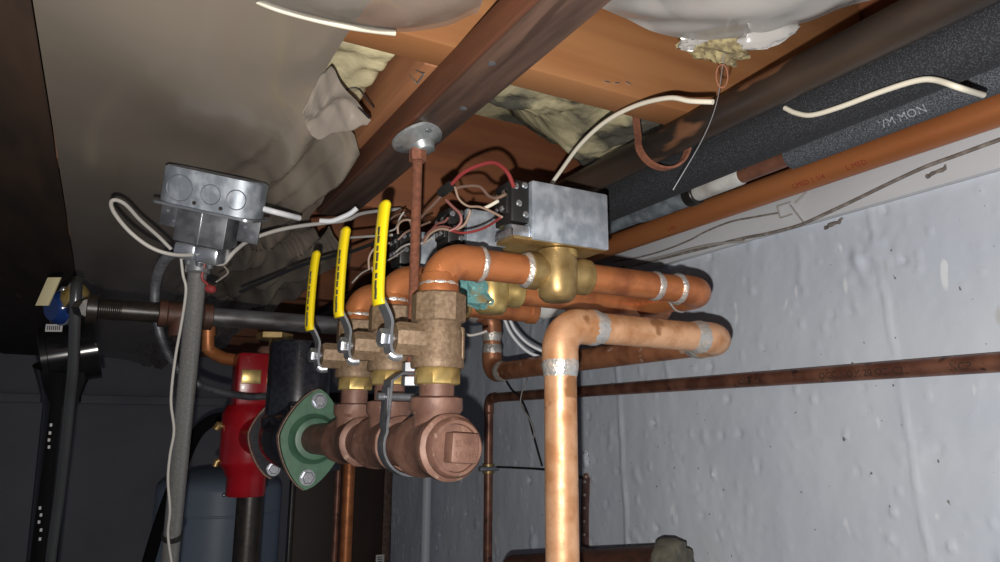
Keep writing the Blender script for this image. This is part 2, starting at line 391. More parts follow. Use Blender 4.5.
# insulation batts
def batt(name, x0, x1, y0, y1, z0, z1, m, label, amp=.016, edge=None):
    def f(u, v):
        x = x0+(x1-x0)*u; y = y0+(y1-y0)*v
        rr = min(1, min(u, 1-u)*9, min(v, 1-v)*9 + (0 if edge else 0)); dome = math.sqrt(max(0, 1-(1-rr)**2))
        p = V((x*9, y*9, 1)); d = noise.noise(p)*amp + abs(noise.noise(p*2.6))*amp*1.1 + noise.noise(p*8)*amp*.3
        z = z1 + (z0-z1)*dome + d
        if edge: z += edge(x, y)
        return (x, y, min(z, 2.255))
    mb = MB(); mb.grid(f, 60, 60)
    mb.bb((x0+.01, y0+.01, z1-.002), (x1-.01, y1-.01, z1+.03))
    return tag(mb.build(name, m, ang=80), label, 'insulation')
batt('insulation_batt', .06, .221, .552, .90, 2.034, 2.18, INS, 'pale yellow glass wool between the plastic sheet and the short blocking board', .010)
batt('insulation_batt', .287, .78, .552, .93, 2.066, 2.17, INS2, 'grey stained yellow glass wool beside the bending white cable', .018, edge=lambda x, y: max(0, y-.695-.15*min(1, max(0, (x-.44)/.18)))*.75)

# ------------------------------------------------------------------ plastic sheets
def pick(T, u):
    q = u*(len(T)-1); i = min(len(T)-2, int(q)); return T[i].lerp(T[i+1], q-i)
def nz(x, y, s, seed=0): return noise.noise(V((x*s, y*s, seed)))
def sheet_left(u, v):
    y = -.15 + 3.9*v**1.3
    t = min(1, max(0, (y-.60)/.16)); t2 = min(1, max(0, (y-.98)/.22)); xr = .146 + .004*nz(0, y, 6) + .084*t*t*(3-2*t) + (.12+.02*nz(3, y, 6))*t2*t2*(3-2*t2)
    x = -.077 + (xr+.077)*u
    z = 2.0150 - (.024-.012*math.exp(-((y-.85)/.12)**2))*math.sin(PI*u)*(.7+.5*nz(x, y, 2)) + .005*nz(x*1.5, y*.5, 9, 4)*min(1, u*3)
    k = min(1, max(0, (x-.08)/.10))*min(1, max(0, (y-.55)/.25)); k = k*k*(3-2*k)
    w = x*105 + 2.6*nz(x, y, 5, 6) + y*6
    z -= k*(.022 + .022*math.sin(w)*abs(math.sin(w*.37+y*4)) + .020*nz(x*2.6, y*.9, 9, 2) + .004*nz(x*2, y, 34, 3))
    if y > .6 and u > .96: z += .0
    z = min(z, 2.0150)
    return (x, y, z)
o = MB().grid(sheet_left, 130, 260).build('plastic_sheet', PLA, ang=80)
tag(o, 'large dull grey brown plastic vapour sheet covering the left ceiling bays', 'plastic sheet')
def flap(u, v):
    T = spline([oZ(331,66,2.004), oZ(345,88,1.990), oZ(371,119,1.976)], 20); B = spline([oZ(303,108,1.985), oZ(310,132,1.972), oZ(346,136,1.966)], 20)
    a = pick(T, u); b = pick(B, u)
    p = a.lerp(b, v); f = math.sin(u*11+v*4)*.005 + .006*nz(u*2, v*2, 2, 5) + .0010*nz(u*8, v*3, 2, 1)
    return p + V((0, 0, f*min(1, v*3+.25)))
o = MB().grid(flap, 60, 50).build('plastic_flap', PLB, ang=80)
tag(o, 'crumpled pointed flap of torn plastic beside the short blocking board, under the glass wool', 'plastic sheet')
# short black tear lines of the torn edge, added as thin tubes, no cable
o = MB().tube(spline(DZ((331,66,.66),(342,85,.655),(356,104,.65),(369,118,.645)), 8), .0011, 6).build('tear_line', WBK)
tag(o, 'thin black tear line along the torn edge of the crumpled plastic', 'cable')
o = MB().tube(spline(DP(.72, (345,90),(357,88),(366,98),(374,108)), 8), .0007, 6).build('tear_line', WBK)
tag(o, 'finer black tear line looping over the glass wool beside the torn plastic', 'cable')

def poly_sheet(top, bot, sag, nu, nv, wr, seed):
    T = spline(top, 10); B = spline(bot, 10)
    def f(u, v):
        a = pick(T, u); b = pick(B, u)
        p = a.lerp(b, v)
        p = p + V((0, 0, -sag*math.sin(PI*min(1, v*1.0))*math.sin(PI*u) + wr*(nz(p.x, p.y, 12, seed) + .45*nz(p.x+p.y*.4, p.y*.4, 40, seed+3) - .5*abs(nz(p.x*.5+p.y*.5, p.y-p.x, 22, seed+6)))))
        return p
    return MB().grid(f, nu, nv)
# flap across the first bay, wood showing through
top = [oZ(215,-60,1.99), oZ(330,-70,1.99), oZ(450,-60,1.99), oZ(500,-45,1.996)]
bot = [oZ(248,-2,1.990), oZ(325,20,1.988), oZ(392,31,1.988), oZ(445,24,1.990), oZ(478,12,1.996)]
o = poly_sheet(top, bot, .012, 60, 40, .004, 3).build('plastic_sheet', PLC, ang=80)
tag(o, 'translucent plastic flap at the top edge with orange wood showing through, left of the strap', 'plastic sheet')
top = [oZ(590,-60,2.010), oZ(700,-80,2.0), oZ(850,-70,2.0), oZ(960,-60,2.01)]
bot = [oZ(596,8,2.012), oZ(640,27,2.004), oZ(690,36,1.998), oZ(735,34,1.995), oZ(757,36,1.990), oZ(800,24,1.994), oZ(850,8,1.998), oZ(935,-16,2.004)]
o = poly_sheet(top, bot, .016, 90, 50, .006, 11).build('plastic_sheet', PLD, ang=80)
tag(o, 'bright wrinkled plastic sheet at the top right above the stained iron pipe', 'plastic sheet')
def glob(u, v):
    c = oZ(768, 36, 1.985); a = u*2*PI; p = v*PI
    r = .011*(1+.25*noise.noise(V((math.cos(a)*2, math.sin(a)*2, p*2))))
    return c + rt*(math.cos(a)*math.sin(p)*r*2.0) + uu*(math.cos(p)*r*.75 + .006*math.cos(a)*math.sin(p)) + fw*(math.sin(a)*math.sin(p)*r*.6)
MB().grid(glob, 24, 16).build('bunched_fold', PLD, o)
# torn tuft with yellow wool
def tuft(u, v):
    c = oZ(716, 44, 1.998); a = u*2*PI; p = v*PI
    n_ = noise.noise(V((math.cos(a)*2.4+5, math.sin(a)*2.4, p*3)))
    r = .013*(1+.55*n_)
    return c + rt*(math.cos(a)*math.sin(p)*r*1.9) + uu*(math.cos(p)*r*.95 + (-.006*math.cos(a)*math.sin(p))) + fw*(math.sin(a)*math.sin(p)*r)
o = MB().grid(tuft, 32, 20).build('torn_tuft', mat('dirty_wool', (.28,.235,.12), .9, 0, (.14,.11,.06), 160, .4, .6, .6, 220, .002), ang=70)
tag(o, 'small torn tuft of yellow wool in plastic above the hanging wire ring', 'insulation')
def tuft2(u, v):
    c = oZ(694, 42, 1.997); a = u*2*PI; p = v*PI
    r = .006*(1+.5*noise.noise(V((math.cos(a)*2.4+1, math.sin(a)*2.4, p*3))))
    return c + rt*(math.cos(a)*math.sin(p)*r*2.1) + uu*(math.cos(p)*r*.8 + .002*math.cos(a)) + fw*(math.sin(a)*math.sin(p)*r)
MB().grid(tuft2, 24, 14).build('torn_scrap', PLD, o)

# =================================================================== OVERHEAD PIPES
Y0, Y1 = -.12, 2.1
root = thing('cast_iron_pipe', 'large dark brown stained iron pipe directly under the orange joist, highest of the overhead pipes', 'pipe', (.55, .6, 2.0))
AZ = 1.9995; AXP = .50; AR = .0165
MB().cyl((AXP,Y0,AZ), (AXP,Y1,AZ), AR, n=40).build('pipe_section', CAST, root)
root.location.z = 2.0
AZ = 1.9995; AXP = .50; AR = .0165
# rusty hook round it
root = thing('pipe_hook', 'rusty hook hanging from the joist around the stained iron pipe', 'hanger', (.55,.60,2.01))
yh = .572; pts = []
for k in range(0, 24):
    a = math.radians(150 + k*9.2); pts.append((AXP+math.cos(a)*.0235, yh-.030*k/24, AZ-.005+math.sin(a)*.0235))
stem = [(AXP-.024, yh-.001, 2.09), (AXP-.0235, yh-.001, 2.03)]
MB().strip(stem+pts, .0085, .0026, (0,1,0)).build('strap', RUSTR, root)

root = thing('foam_insulated_pipe', 'wide black foam insulated pipe between the stained iron pipe and the lettered grey foam', 'pipe', (.62,.6,1.98))
MB().cyl((.555,Y0,1.990), (.555,Y1,1.990), .0252, n=48).build('foam_sleeve', FOAM, root)

# pipe C : foam end, bare brown, white wrap, black band, grey reducer
CX, CZ = .655, 2.002
root = thing('lettered_insulated_pipe', 'grey speckled foam insulated pipe with pale lettering, its sleeve ending above a bare brown length', 'pipe', (CX,.6,CZ-.03))
ye = oX(791, 160, CX).y
MB().cyl((CX,Y0,CZ), (CX,ye,CZ), .0152, n=48, ch=.001).build('foam_sleeve', FOAM2, root)
ya = oX(742,170,CX).y; yb = oX(697,180,CX).y; yc = oX(690,182,CX).y; yd = oX(650,195,CX).y
MB().cyl((CX,ye-.02,CZ), (CX,ya,CZ), .0098, n=32).build('bare_pipe', COPD, root)
MB().lathe([(.0100,0),(.0112,.002),(.0114,yb-ya-.002),(.011,yb-ya)], (CX,ya,CZ), (0,1,0), 32).build('white_wrap', WHT, root)
MB().cyl((CX,yb,CZ), (CX,yc+.004,CZ), .0150, n=32, ch=.001).build('black_band', BLM, root)
MB().lathe([(.0132,0),(.0132,yd-yc),(.0105,yd-yc+.03),(.010,.5),(.010,1.2)], (CX,yc+.004,CZ), (0,1,0), 32).build('grey_reducer', GRYT, root)
tx = oX(905, 108, CX)
cyl_text('VM MON', .0115, (CX, tx.y+.020, CZ), (0,-1,0), .0152, (CAM-V((CX,tx.y,CZ))), 'lettering', INKG, root, off=-.22)

root = thing('copper_main_pipe', 'long orange brown copper pipe along the wall sill, lowest of the overhead pipes', 'pipe', (.737,.6,1.98))
MB().cyl((.715,Y0,1.997), (.715,Y1,1.997), .0167, n=48).build('pipe_section', COPB, root)
for px, s_ in ((855, 'L MED '), (800, 'LMED 1 1/4'), (672, 'LHD')):
    p = oX(px, 190, .715); cyl_text(s_, .009, (.715, p.y, 1.997), (0,-1,0), .0167, (CAM-V((.715,p.y,1.997))), 'red_print', INKR, root, off=-.35)

# white cables overhead
def cable(name, label, pts, r, m, cat='cable', k=8, n=10, group=None):
    o = MB().tube(spline(pts, k), r, n).build(name, m); return tag(o, label, cat, group)
cable('white_cable', 'white cable curving from the nearest actuator box up across the stained insulation',
      DZ((547,190,.80),(560,172,.78),(580,145,.74),(605,122,.70),(635,106,.66),(668,98,.62),(690,101,.60),(713,102,.585)), .0022, CBL)
cable('white_cable', 'short white cable segment draped in front of the black foam pipes',
      [oX(785,108,.523)]+[oX(x,y,.523) for x, y in ((796,113),(812,115),(840,107),(880,92),(915,81),(935,80),(960,88))]+[oX(983,95,.560)], .0023, CBL)
cable('white_cable', 'white cable across the top left over the translucent plastic flap',
      DZ((246,-4,.52),(275,8,.52),(310,18,.53),(345,26,.54),(370,30,.55),(395,33,.56)), .0024, CBL)
# hanging wire and ring
root = thing('hanging_wire', 'thin wire with a small ring hanging below the torn tuft', 'wire', D(720,60,.56))
MB().tube(spline(DP(.56, (724,52),(722,70),(716,105),(702,140),(673,190)), 8), .0004, 5).build('wire', STL, root)
ring = [D(722,76,.555) + rt*(math.cos(a)*.0045) + uu*(math.sin(a)*.009) for a in [2*PI*k/20 for k in range(21)]]
MB().tube(ring, .0006, 6).build('ring', RUSTR, root)

# old cables on the sill
cable('old_cable', 'dusty brown old cable stapled along the wall sill below the copper main',
      [oX(x, y, XW-.012) for x, y in ((1010,136),(985,145),(955,156),(925,167),(890,183),(855,200),(825,214),(800,225),(770,233),(740,239),(700,249),(660,259),(625,267),(600,270))], .0022, CBO)
cable('old_cable', 'thin grey twisted wire looping from the sill bracket toward the zone valve',
      [oX(x, y, XW-.016) for x, y in ((778,213),(755,217),(730,222),(705,232),(690,240),(665,250),(640,257),(612,262))], .0012, CBO)
cable('old_cable', 'pale grey cable sagging just under the dusty brown sill cable',
      [oX(x, y, XW-.015) for x, y in ((745,241),(715,244),(690,249),(665,256),(640,262),(625,268),(615,275))], .0018, CBG)
root = thing('sill_bracket', 'small bent metal bracket with dust tufts on the sill where the old cables meet', 'bracket', oX(785,220,XW-.012))
for (x0, y0, x1, y1) in ((777,206,790,202),(777,206,780,218),(780,218,792,214),(790,205,803,222),(795,203,806,192)):
    MB().strip([oX(x0,y0,XW-.014), oX(x1,y1,XW-.013)], .003, .0012, (1,0,0)).build('strip', CBG, root)
for nm, x, y in (('wall_hook', 833, 224), ('wall_hook', 936, 172)):
    o = MB().tube(spline([oX(x-8,y+4,XW-.010), oX(x-2,y+1,XW-.016), oX(x+6,y-2,XW-.015), oX(x+9,y-6,XW-.010)], 6), .0022, 8)
    lumps(o, .002, 150, x); tag(o.build(nm, CBO), 'rusty dust covered hook on the sill, ' + ('left one under the cable' if x < 900 else 'right one near the photo edge'), 'hook')

# =================================================================== WALL COPPER PIPE
root = thing('wall_copper_pipe', 'thin dark copper pipe crossing the painted wall and turning down behind the zone piping', 'pipe', (.779,1.49,1.3))
WP = [(.779,-.3,1.766), (.779,1.50,1.766), (.779,1.47,1.0)]
pipe_run(root, [(.779,-.3,1.766), (.779,1.485,1.766), (.779,1.485,1.0)], .0100, COPD, br=.018, sold=COPD)
for px, s_ in ((985,'NCP'), (915,'1-C2L'), (845,'OCC NOM 20 OZ'), (775,'1/4'),(760,'OSE')):
    p = oX(px, 370, .779); cyl_text(s_, .0115, (.779, p.y+.03, 1.766), (0,-1,0), .0100, (CAM-V((.779,p.y,1.766))), 'pipe_print', INK, root, off=-.1)
root = thing('pipe_clamp', 'small brass split ring clamp on the thin vertical copper pipe', 'clamp', (.779,1.485,1.60))
MB().cyl((.779,1.485,1.598), (.779,1.485,1.620), .0135, n=24, ch=.001).build('ring', BRS, root)
MB().cyl((.779-.028,1.475,1.609), (.779+.02,1.475,1.609), .0055, n=12).build('bolt', STL, root)
o = MB().tube(spline([oX(497,467,.785), oX(520,468,.786), oX(548,470,.788), oX(575,476,.79), oX(584,478,.79)], 6), .0022, 8).build('black_wire', WBK)
tag(o, 'straight black wire running from the brass ring clamp along the wall', 'wire')
cable('black_wire', 'black wire hanging down the wall left of the large copper riser', [oX(x,y,.765) for x, y in ((503,376),(512,390),(519,396),(527,412),(532,430),(538,452),(542,466))], .0019, WBK, 'wire')
cable('black_wire', 'second thin grey wire twisted round the black one left of the copper riser', [oX(x,y,.762) for x, y in ((527,380),(522,392),(521,405),(529,418),(534,432),(533,440))], .0013, CBG, 'wire')
# perforated strap
root = thing('perforated_strap', 'rusty perforated hanging strap on the wall right of the large copper riser', 'strap', oX(584,552,.79))
a = oX(586,478,.79); b = oX(585,556,.785)
MB().strip([a, a.lerp(b,.5)+V((-.002,0,0)), b], .024, .0016, (0,1,0)).build('strap', mat('strap_pinkish', (.22,.13,.12), .6, .3, (.14,.08,.07), 60, .4, .65), root)
for k in range(6):
    p = a.lerp(b, .05+.17*k); MB().cyl(p+V((-.0042,0,0)), p+V((-.002,0,0)), .0026, n=10).build('hole', CBG, root)
MB().tube([a+V((0,.006,0)), a+V((0,.004,.006)), a+V((0,-.004,.007)), a+V((0,-.008,0))], .002, 6).build('hook', RUSTR, root)
def lump(u, v):
    c = oX(586,459,.792); A = u*2*PI; p = v*PI; r = .013*(1+.5*noise.noise(V((math.cos(A)*2, math.sin(A)*2, p*2))))
    return c + V((-.006*math.sin(p)*max(0,math.cos(A)) , math.cos(p)*r*.8, math.sin(A)*math.sin(p)*r*1.2))
o = MB().grid(lump, 20, 14).build('mortar_lump', WALL); tag(o, 'small painted mortar lump on the wall above the perforated strap', 'mortar')
# rusty pipe at the bottom
root = thing('rusty_pipe', 'large rusty pipe at the bottom edge with a broken clay coated end', 'pipe', D(600,620,1.0))
p0, p1 = D(515,592,1.07), D(668,586,.965); d = (p1-p0).normalized()
mb = MB().lathe([(.052,0),(.052,.10),(.056,.11),(.056,.115),(.052,.125),(.052,(p1-p0).length)], p0, d, 40); mb.build('pipe_section', IRONR, root)
mb = MB().lathe([(.044,0),(.057,.002),(.060,.008),(.059,.022),(.053,.034),(.03,.036)], p1-d*.006, d, 60); lumps(mb, .006, 55); mb.build('broken_collar', mat('clay_collar', (.10,.095,.075), .9, 0, (.17,.16,.12), 60, .4, .65, .6, 120, .002), root)

# pale pipe at the corner, brown panel, copper risers, tank
root = thing('white_pipe', 'pale vertical plastic pipe against the wall behind the bronze manifold', 'pipe', (.772,1.82,1.0))
MB().cyl((.772,1.82,.95), (.772,1.82,1.93), .0125, n=24).build('pipe_section', PVC, root)
MB().lathe([(.015,0),(.016,.002),(.016,.02),(.015,.022)], (.772,1.82,1.60), (0,0,1), 24).build('coupling', PVC, root)
o = thing('brown_panel', 'dark brown wooden board standing in the corner behind the manifold', 'panel', (.64,2.17,.8))
MB().bb((.51,2.16,.0), (.775,2.18,1.80), .002).build('board', DOORM, o)
MB().bb((.775,2.155,.0), (.80-.001,2.185,1.80), .002).build('edge_batten', WDD, o)
MB().bb((.497,2.155,.0), (.51,2.185,1.80), .002).build('edge_batten', IRON, o)
root = thing('white_tag', 'small white tag with dark marks at the bottom edge in front of the brown board', 'tag', oY(380,565,2.13))
c = oY(380,560,2.13); MB().box(c, (.026,.002,.03), None, .0006).build('card', PAP, root)
for k in range(3): MB().box(c+V((-.002+.001*k,-.0016,.008-.006*k)), (.014,.0006,.0022)).build('mark', INK, root)
for i, (x, rr, lab) in enumerate(((347, .0145, 'wider vertical copper riser behind the manifold, right one of two'), (336, .0070, 'slim vertical copper riser behind the manifold, left one of two'))):
    root = thing('copper_riser', lab, 'pipe', oY(x, 520, 1.75))
    p = oY(x, 520, 1.75); MB().cyl((p.x,p.y,.8), (p.x,p.y,1.78), rr, n=24).build('pipe_section', COPD if i else COP, root)
    MB().lathe([(rr,0),(rr*1.2,.002),(rr*1.2,.03),(rr,.032)], (p.x,p.y,1.70), (0,0,1), 24).build('coupling', COPD, root)
root = thing('storage_tank', 'blue grey domed tank standing in the dark behind the red pump body', 'tank', D(222,1200,2.2))
tp = oY(222, 466, 2.75); R = .205
prof = [(R, -1.0), (R, -.075)] + [(R*math.cos(t), -.075+.075*math.sin(t)) for t in [PI/2*k/8 for k in range(1, 8)]] + [(.002, 0)]
root.location = (tp.x, tp.y, tp.z-1.0)
MB().lathe(prof, tp, (0,0,1), 48).build('shell', TANK, root)
for z_ in (-.15, -.32): MB().lathe([(R,-.004),(R+.002,-.002),(R+.002,.002),(R,.004)], tp+V((0,0,z_)), (0,0,1), 48).build('weld_band', TANK, root)
for (x, y) in ((224,495),(223,530),(221,556)):
    MB().ball(D(x,y,(tp-CAM).dot(fw)-R-.006), .007, 10).build('rivet', CHR, root)

# =================================================================== LARGE COPPER RISER AND ITS LOOP
MX, MY, MZ = .358, .545, 1.792
root = thing('copper_loop', 'large bright copper riser in front, bending toward the wall and back behind the manifold', 'pipe', (MX,MY,1.2))
pipe_run(root, [(MX,MY,1.20), (MX,MY,MZ), (.562,MY,1.791), (.562,1.062,1.789), (.562,1.062,1.888), (.480,1.062,1.888)], .0146, COPL, br=.0235, cup=1.0, jw=2.6, mi=3, m2=COPR)
root2 = thing('pipe_tee', 'small dark copper tee and brass nipple above the loop, left of the white cap', 'fitting', (.52,1.035,1.87))
MB().cyl((.485,1.062,1.888), (.455,1.062,1.888), .019, n=24, ch=.001).build('nipple', BRS, root2)
MB().cyl((.462,1.062,1.888), (.450,1.062,1.888), .024, sq=6).build('hex_collar', BRY, root2)

# =================================================================== MANIFOLD
AX, AZm = .25, 1.684
YS = [.573, .690, .805]
root = thing('bronze_manifold', 'rust brown manifold of three tees under the yellow handled valves, square plug at its end', 'manifold', (AX,.7,AZm-.03))
for i, y in enumerate(YS):
    R = .0265 if i == 0 else .0255
    L0 = .034 if i == 0 else .040
    prof = [(R-.004,-L0), (R+.0005,-L0+.003), (R+.0005,-L0+.012), (R-.0015,-L0+.016), (R-.001,0), (R-.0015,L0-.016), (R+.0005,L0-.012), (R+.0005,L0-.003), (R-.004,L0)]
    mb = MB().lathe(prof, (AX,y,AZm), (0,1,0), 40)
    mb.lathe([(.0195,0), (.0195,.026), (.0225,.030), (.0225,.040), (.0175,.0415)], (AX,y,AZm), (0,0,1), 36)
    lumps(mb, .0006, 120); t = mb.build('tee', RUST, root)
    mb = MB().lathe([(.0150,0),(.0150,.018),(.0146,.028)], (AX,y,AZm+.036), (0,0,1), 28); mb.build('nipple', RUST, root)
    if i < 2: MB().cyl((AX,y+.035,AZm), (AX,YS[i+1]-.035,AZm), .0205, n=32).build('nipple', RUST, root)
MB().cyl((AX,YS[2]+.035,AZm), (AX,.985,AZm), .0195, n=32).build('nipple', RUST, root)
# reducing bushing and square head plug
ye = YS[0]-.034
mb = MB().lathe([(.0215,0), (.0240,.002), (.0238,.006), (.0215,.009), (.0190,.009), (.0185,.006), (.002,.006)], (AX,ye,AZm), (0,-1,0), 40); lumps(mb, .0005, 150); mb.build('plug', RUST, root)
pl = MB().box((AX+.002,ye-.012,AZm), (.0235,.017,.0235), Matrix.Rotation(.06, 3, 'Y'), .0018).build('square_plug_head', RUST, root)
for k, s_ in enumerate(('SI.NO', 'UPNA')):
    text_mesh(s_, .0072, lambda x, y, z, k=k: V((AX-.0070+x, ye-.0206-z, AZm+.0012-.0085*k+y)), 'cast_letters', MATS['rusty_bronze'], pl, .0006)
# green oval flange
def oval(a, b, n=40, r=.0):
    """rhombic oval: long axis a (vertical half), short half b"""
    pts = []
    for k in range(n):
        t = 2*PI*k/n; c, s_ = math.cos(t), math.sin(t)
        R_ = 1/((abs(c)/b)**1.45 + (abs(s_)/a)**1.45)**(1/1.45); pts.append((R_*c, R_*s_))
    return pts
def flange(root_, y0, y1, m, nm, a=.066, b=.043, rot=-.10):
    R_ = [(x*math.cos(rot)-z*math.sin(rot), x*math.sin(rot)+z*math.cos(rot)) for x, z in oval(a, b)]
    fl = MB().prism(R_, (AX,y0,AZm), (1,0,0), (0,0,1), (0,1,0), y1-y0)
    o_ = fl.build(nm, m, root_, ang=35)
    for s_ in (1, -1):
        px_, pz_ = (-math.sin(rot)*.050*s_, math.cos(rot)*.050*s_); p = V((AX+px_, y0, AZm+pz_))
        MB().lathe([(.0105,0),(.0105,.0012)], p, (0,-1,0), 20).build('washer', STL, root_)
        MB().lathe([(.0082,.001),(.0082,.0055),(.007,.0066)], p, (0,-1,0), sq=6).build('bolt', CHR, root_)
    return o_
FY = .978
groot = thing('green_flange', 'green painted oval flange bolted between the manifold and the black pump', 'flange', (AX,FY,AZm-.065))
flange(groot, FY, FY+.010, GRN, 'plate')
MB().lathe([(.033,0),(.033,.003),(.029,.007),(.0265,.013),(.022,.014)], (AX,FY,AZm), (0,-1,0), 36).build('hub', GRN, groot)
R_ = [(x*math.cos(-.10)-z*math.sin(-.10), x*math.sin(-.10)+z*math.cos(-.10)) for x, z in oval(.067,.044)]
MB().prism(R_, (AX,FY+.0105,AZm), (1,0,0), (0,0,1), (0,1,0), .010).build('gasket_plate', GSK, groot)
# black circulator pump
pr = thing('circulator_pump', 'glossy black circulator pump with upright motor can behind the green flange', 'pump', (AX,1.08,AZm-.05))
MB().lathe([(.026,0),(.034,.012),(.040,.03),(.046,.07),(.046,.11),(.038,.15),(.030,.17),(.026,.18)], (AX,FY+.022,AZm), (0,1,0), 36).build('volute', BLK, pr)
MB().cyl((AX+.02,1.055,AZm-.045), (AX+.02,1.055,AZm+.05), .040, sq=8, rot=.4).build('volute_hub', BLK, pr)
MB().lathe([(.050,0),(.051,.004),(.051,.015),(.046,.02),(.046,.122),(.044,.128),(.036,.130)], (AX+.006,1.105,AZm+.012), (0,0,1), 48).build('motor_can', BLK, pr)
MB().box((AX-.005,1.03,AZm+.03), (.04,.03,.03), None, .003).build('junction_cap', BLP, pr)
text_mesh('Shwu', .010, lambda x, y, z: V((AX-.018+x, 1.0142, AZm+.033+y)), 'cast_letters', STLD, pr)
fl2 = thing('black_flange', 'dark oval flange joining the black pump to the red body', 'flange', (AX,1.18,AZm-.06))
flange(fl2, 1.192, 1.205, BLK, 'plate', .064, .044)
MB().prism([(x*1.03, z*1.03) for x, z in [(x*math.cos(-.10)-z*math.sin(-.10), x*math.sin(-.10)+z*math.cos(-.10)) for x, z in oval(.064,.044)]], (AX,1.2055,AZm), (1,0,0), (0,0,1), (0,1,0), .008).build('gasket_plate', GSK, fl2)
# red body
RX, RY = .226, 1.31
rr = thing('red_pump_body', 'glossy red cast pump body with a small nameplate left of the black motor', 'pump', (RX,RY,1.57))
mb = MB().lathe([(.030,0),(.032,.003),(.032,.03),(.036,.036),(.040,.045),(.045,.05),(.047,.056),(.047,.135),(.044,.142),(.040,.15)], (RX,RY,1.585), (0,0,1), 44)
mb.build('casting', RED, rr)
MB().box((RX-.001,RY,1.585+.192), (.064,.064,.094), None, .008).build('control_housing', RED, rr)
MB().cyl((RX+.004,RY-.01,AZm), (RX+.016,1.214,AZm), .032, .034, n=32).build('outlet', RED, rr)
MB().box((RX-.010,RY-.033,1.585+.197), (.032,.003,.024), None, .001).build('nameplate', BRS, rr)
MB().box((RX-.010,RY-.0348,1.585+.197), (.028,.0012,.018), None, .0004).build('nameplate_panel', BRY, rr)
MB().lathe([(.022,0),(.024,.002),(.024,.012),(.020,.018)], (RX+.026,RY,1.585+.234), (0,0,1), 32).build('top_boss', RUST, rr)
MB().cyl((RX+.030,RY,1.838), (RX+.030,RY,1.852), .009, n=16).build('stem', BRS, rr)
MB().lathe([(.030,0),(.032,.002),(.032,.011),(.028,.013)], (RX+.030,RY,1.850), (0,0,1), 6, rot=.2).build('hex_nut', BRS, rr)
o = thing('iron_pipe', 'black iron pipe dropping straight down from the red pump body', 'pipe', (RX+.008,RY,1.0))
MB().cyl((RX+.008,RY,.9), (RX+.008,RY,1.5845), .0215, n=28).build('pipe_section', IRON, o)
MB().lathe([(.0235,0),(.026,.002),(.026,.020),(.0235,.022)], (RX+.008,RY,1.20), (0,0,1), 28).build('coupling', IRON, o)
o = thing('pump_fittings', 'two small yellow brass drain fittings on the left side of the red body', 'fitting', (RX-.06,RY,1.62))
MB().tube([(RX-.044,RY,1.70),(RX-.052,RY-.002,1.702),(RX-.056,RY-.002,1.694)], .0065, 10).build('elbow', BRS, o)
MB().tube([(RX-.044,RY,1.644),(RX-.050,RY,1.642),(RX-.052,RY,1.634)], .005, 10).build('elbow', BRS, o)
# copper pipe behind
o = thing('copper_pipe', 'small dark copper pipe bending into the top of the red body', 'pipe', (.18,1.42,1.8))
cb = [D(208,322,1.27), D(208,356,1.27), D(248,362,1.27)]
pa = [cb[0], cb[0].lerp(cb[1],.6)] + spline([cb[0].lerp(cb[1],.8), cb[1]+V((.010,0,.005)), cb[1].lerp(cb[2],.4)], 6) + [cb[2]]
MB().tube(pa, .0108, 20).build('pipe_section', COPB, o)
MB().cyl(cb[0].lerp(cb[1],.1), cb[0].lerp(cb[1],.4), .0128, n=20).build('coupling', COPB, o)

# =================================================================== BALL VALVES
def ball_valve(y, label):
    x = AX; root = thing('ball_valve', label, 'valve', (x,y,1.735), 'ball valves with yellow handles')
    mb = MB().lathe([(.0190,0),(.0200,.001),(.0200,.0125),(.0185,.0145)], (x,y,1.7355), (0,0,1), sq=8, rot=.2); mb.build('brass_collar', BRY, root)
    prof = [(.0225,0),(.0232,.002),(.0232,.006),(.0222,.010),(.0222,.030),(.0205,.036),(.0200,.040)]
    mb = MB().lathe(prof, (x,y,1.7495), (0,0,1), 40)
    mb.box((x+.0165,y-.0125,1.7495+.021), (.006,.006,.030), Matrix.Rotation(.9, 3, 'Z'), .0026)
    mb.build('body', BRZ, root)
    MB().lathe([(.0225,0),(.0240,.0012),(.0240,.024),(.0225,.0255)], (x,y,1.789), (0,0,1), sq=8, rot=.25).build('hex_end', BRZ, root)
    # stem boss toward -X
    mb = MB().lathe([(.0165,0),(.0150,.010),(.0150,.028),(.0135,.031)], (x-.010,y,1.773), (-1,0,0), sq=8, rot=PI/8); mb.build('stem_boss', BRZ, root)
    MB().cyl((x-.040,y,1.773), (x-.052,y,1.773), .0042, n=14).build('stem', STL, root)
    MB().lathe([(.0078,0),(.0080,.0012),(.0080,.0060),(.0070,.0072)], (x-.0465,y,1.773), (-1,0,0), sq=6, rot=.3).build('stem_nut', STL, root)
    # handle
    hp = spline([(x-.0435,y,1.7605),(x-.0452,y,1.7655),(x-.0452,y,1.7790),(x-.0450,y,1.787),(x-.0490,y-.001,1.7960),(x-.0550,y-.001,1.806)], 6)
    hd = MB().strip(hp, .0165, .0024, (0,1,0)).build('handle', STL, root)
    MB().tube(spline([(x-.0435,y-.002,1.7605),(x-.040,y-.003,1.758),(x-.034,y-.004,1.7585)], 4), .0022, 8, flat=2).build('stop_tab', CHR, root)
    pts = spline([(x-.0545,y-.001,1.8000),(x-.0560,y-.001,1.810),(x-.0555,y,1.840),(x-.0540,y+.001,1.870),(x-.0515,y+.002,1.8935)], 8)
    R = [.0098]*len(pts); R[0] = .0090
    for k in range(4): R[-1-k] = .0098*math.sin(math.acos(max(0, 1-k/3.2)))+.0012 if k < 3 else .0098
    MB().tube(pts, R, 16, flat=.48, ref=(0,1,0)).build('grip', YEL, hd)
    for k in range(9):
        i = 6+k*2
        if i < len(pts)-4:
            p = V(pts[i]); MB().box(p+V((-.0032,-.0048-.0006*(k%2),0)), (.0026,.0030,.0045+.0015*(k%3))).build('worn_print', YEB, hd)
    return root
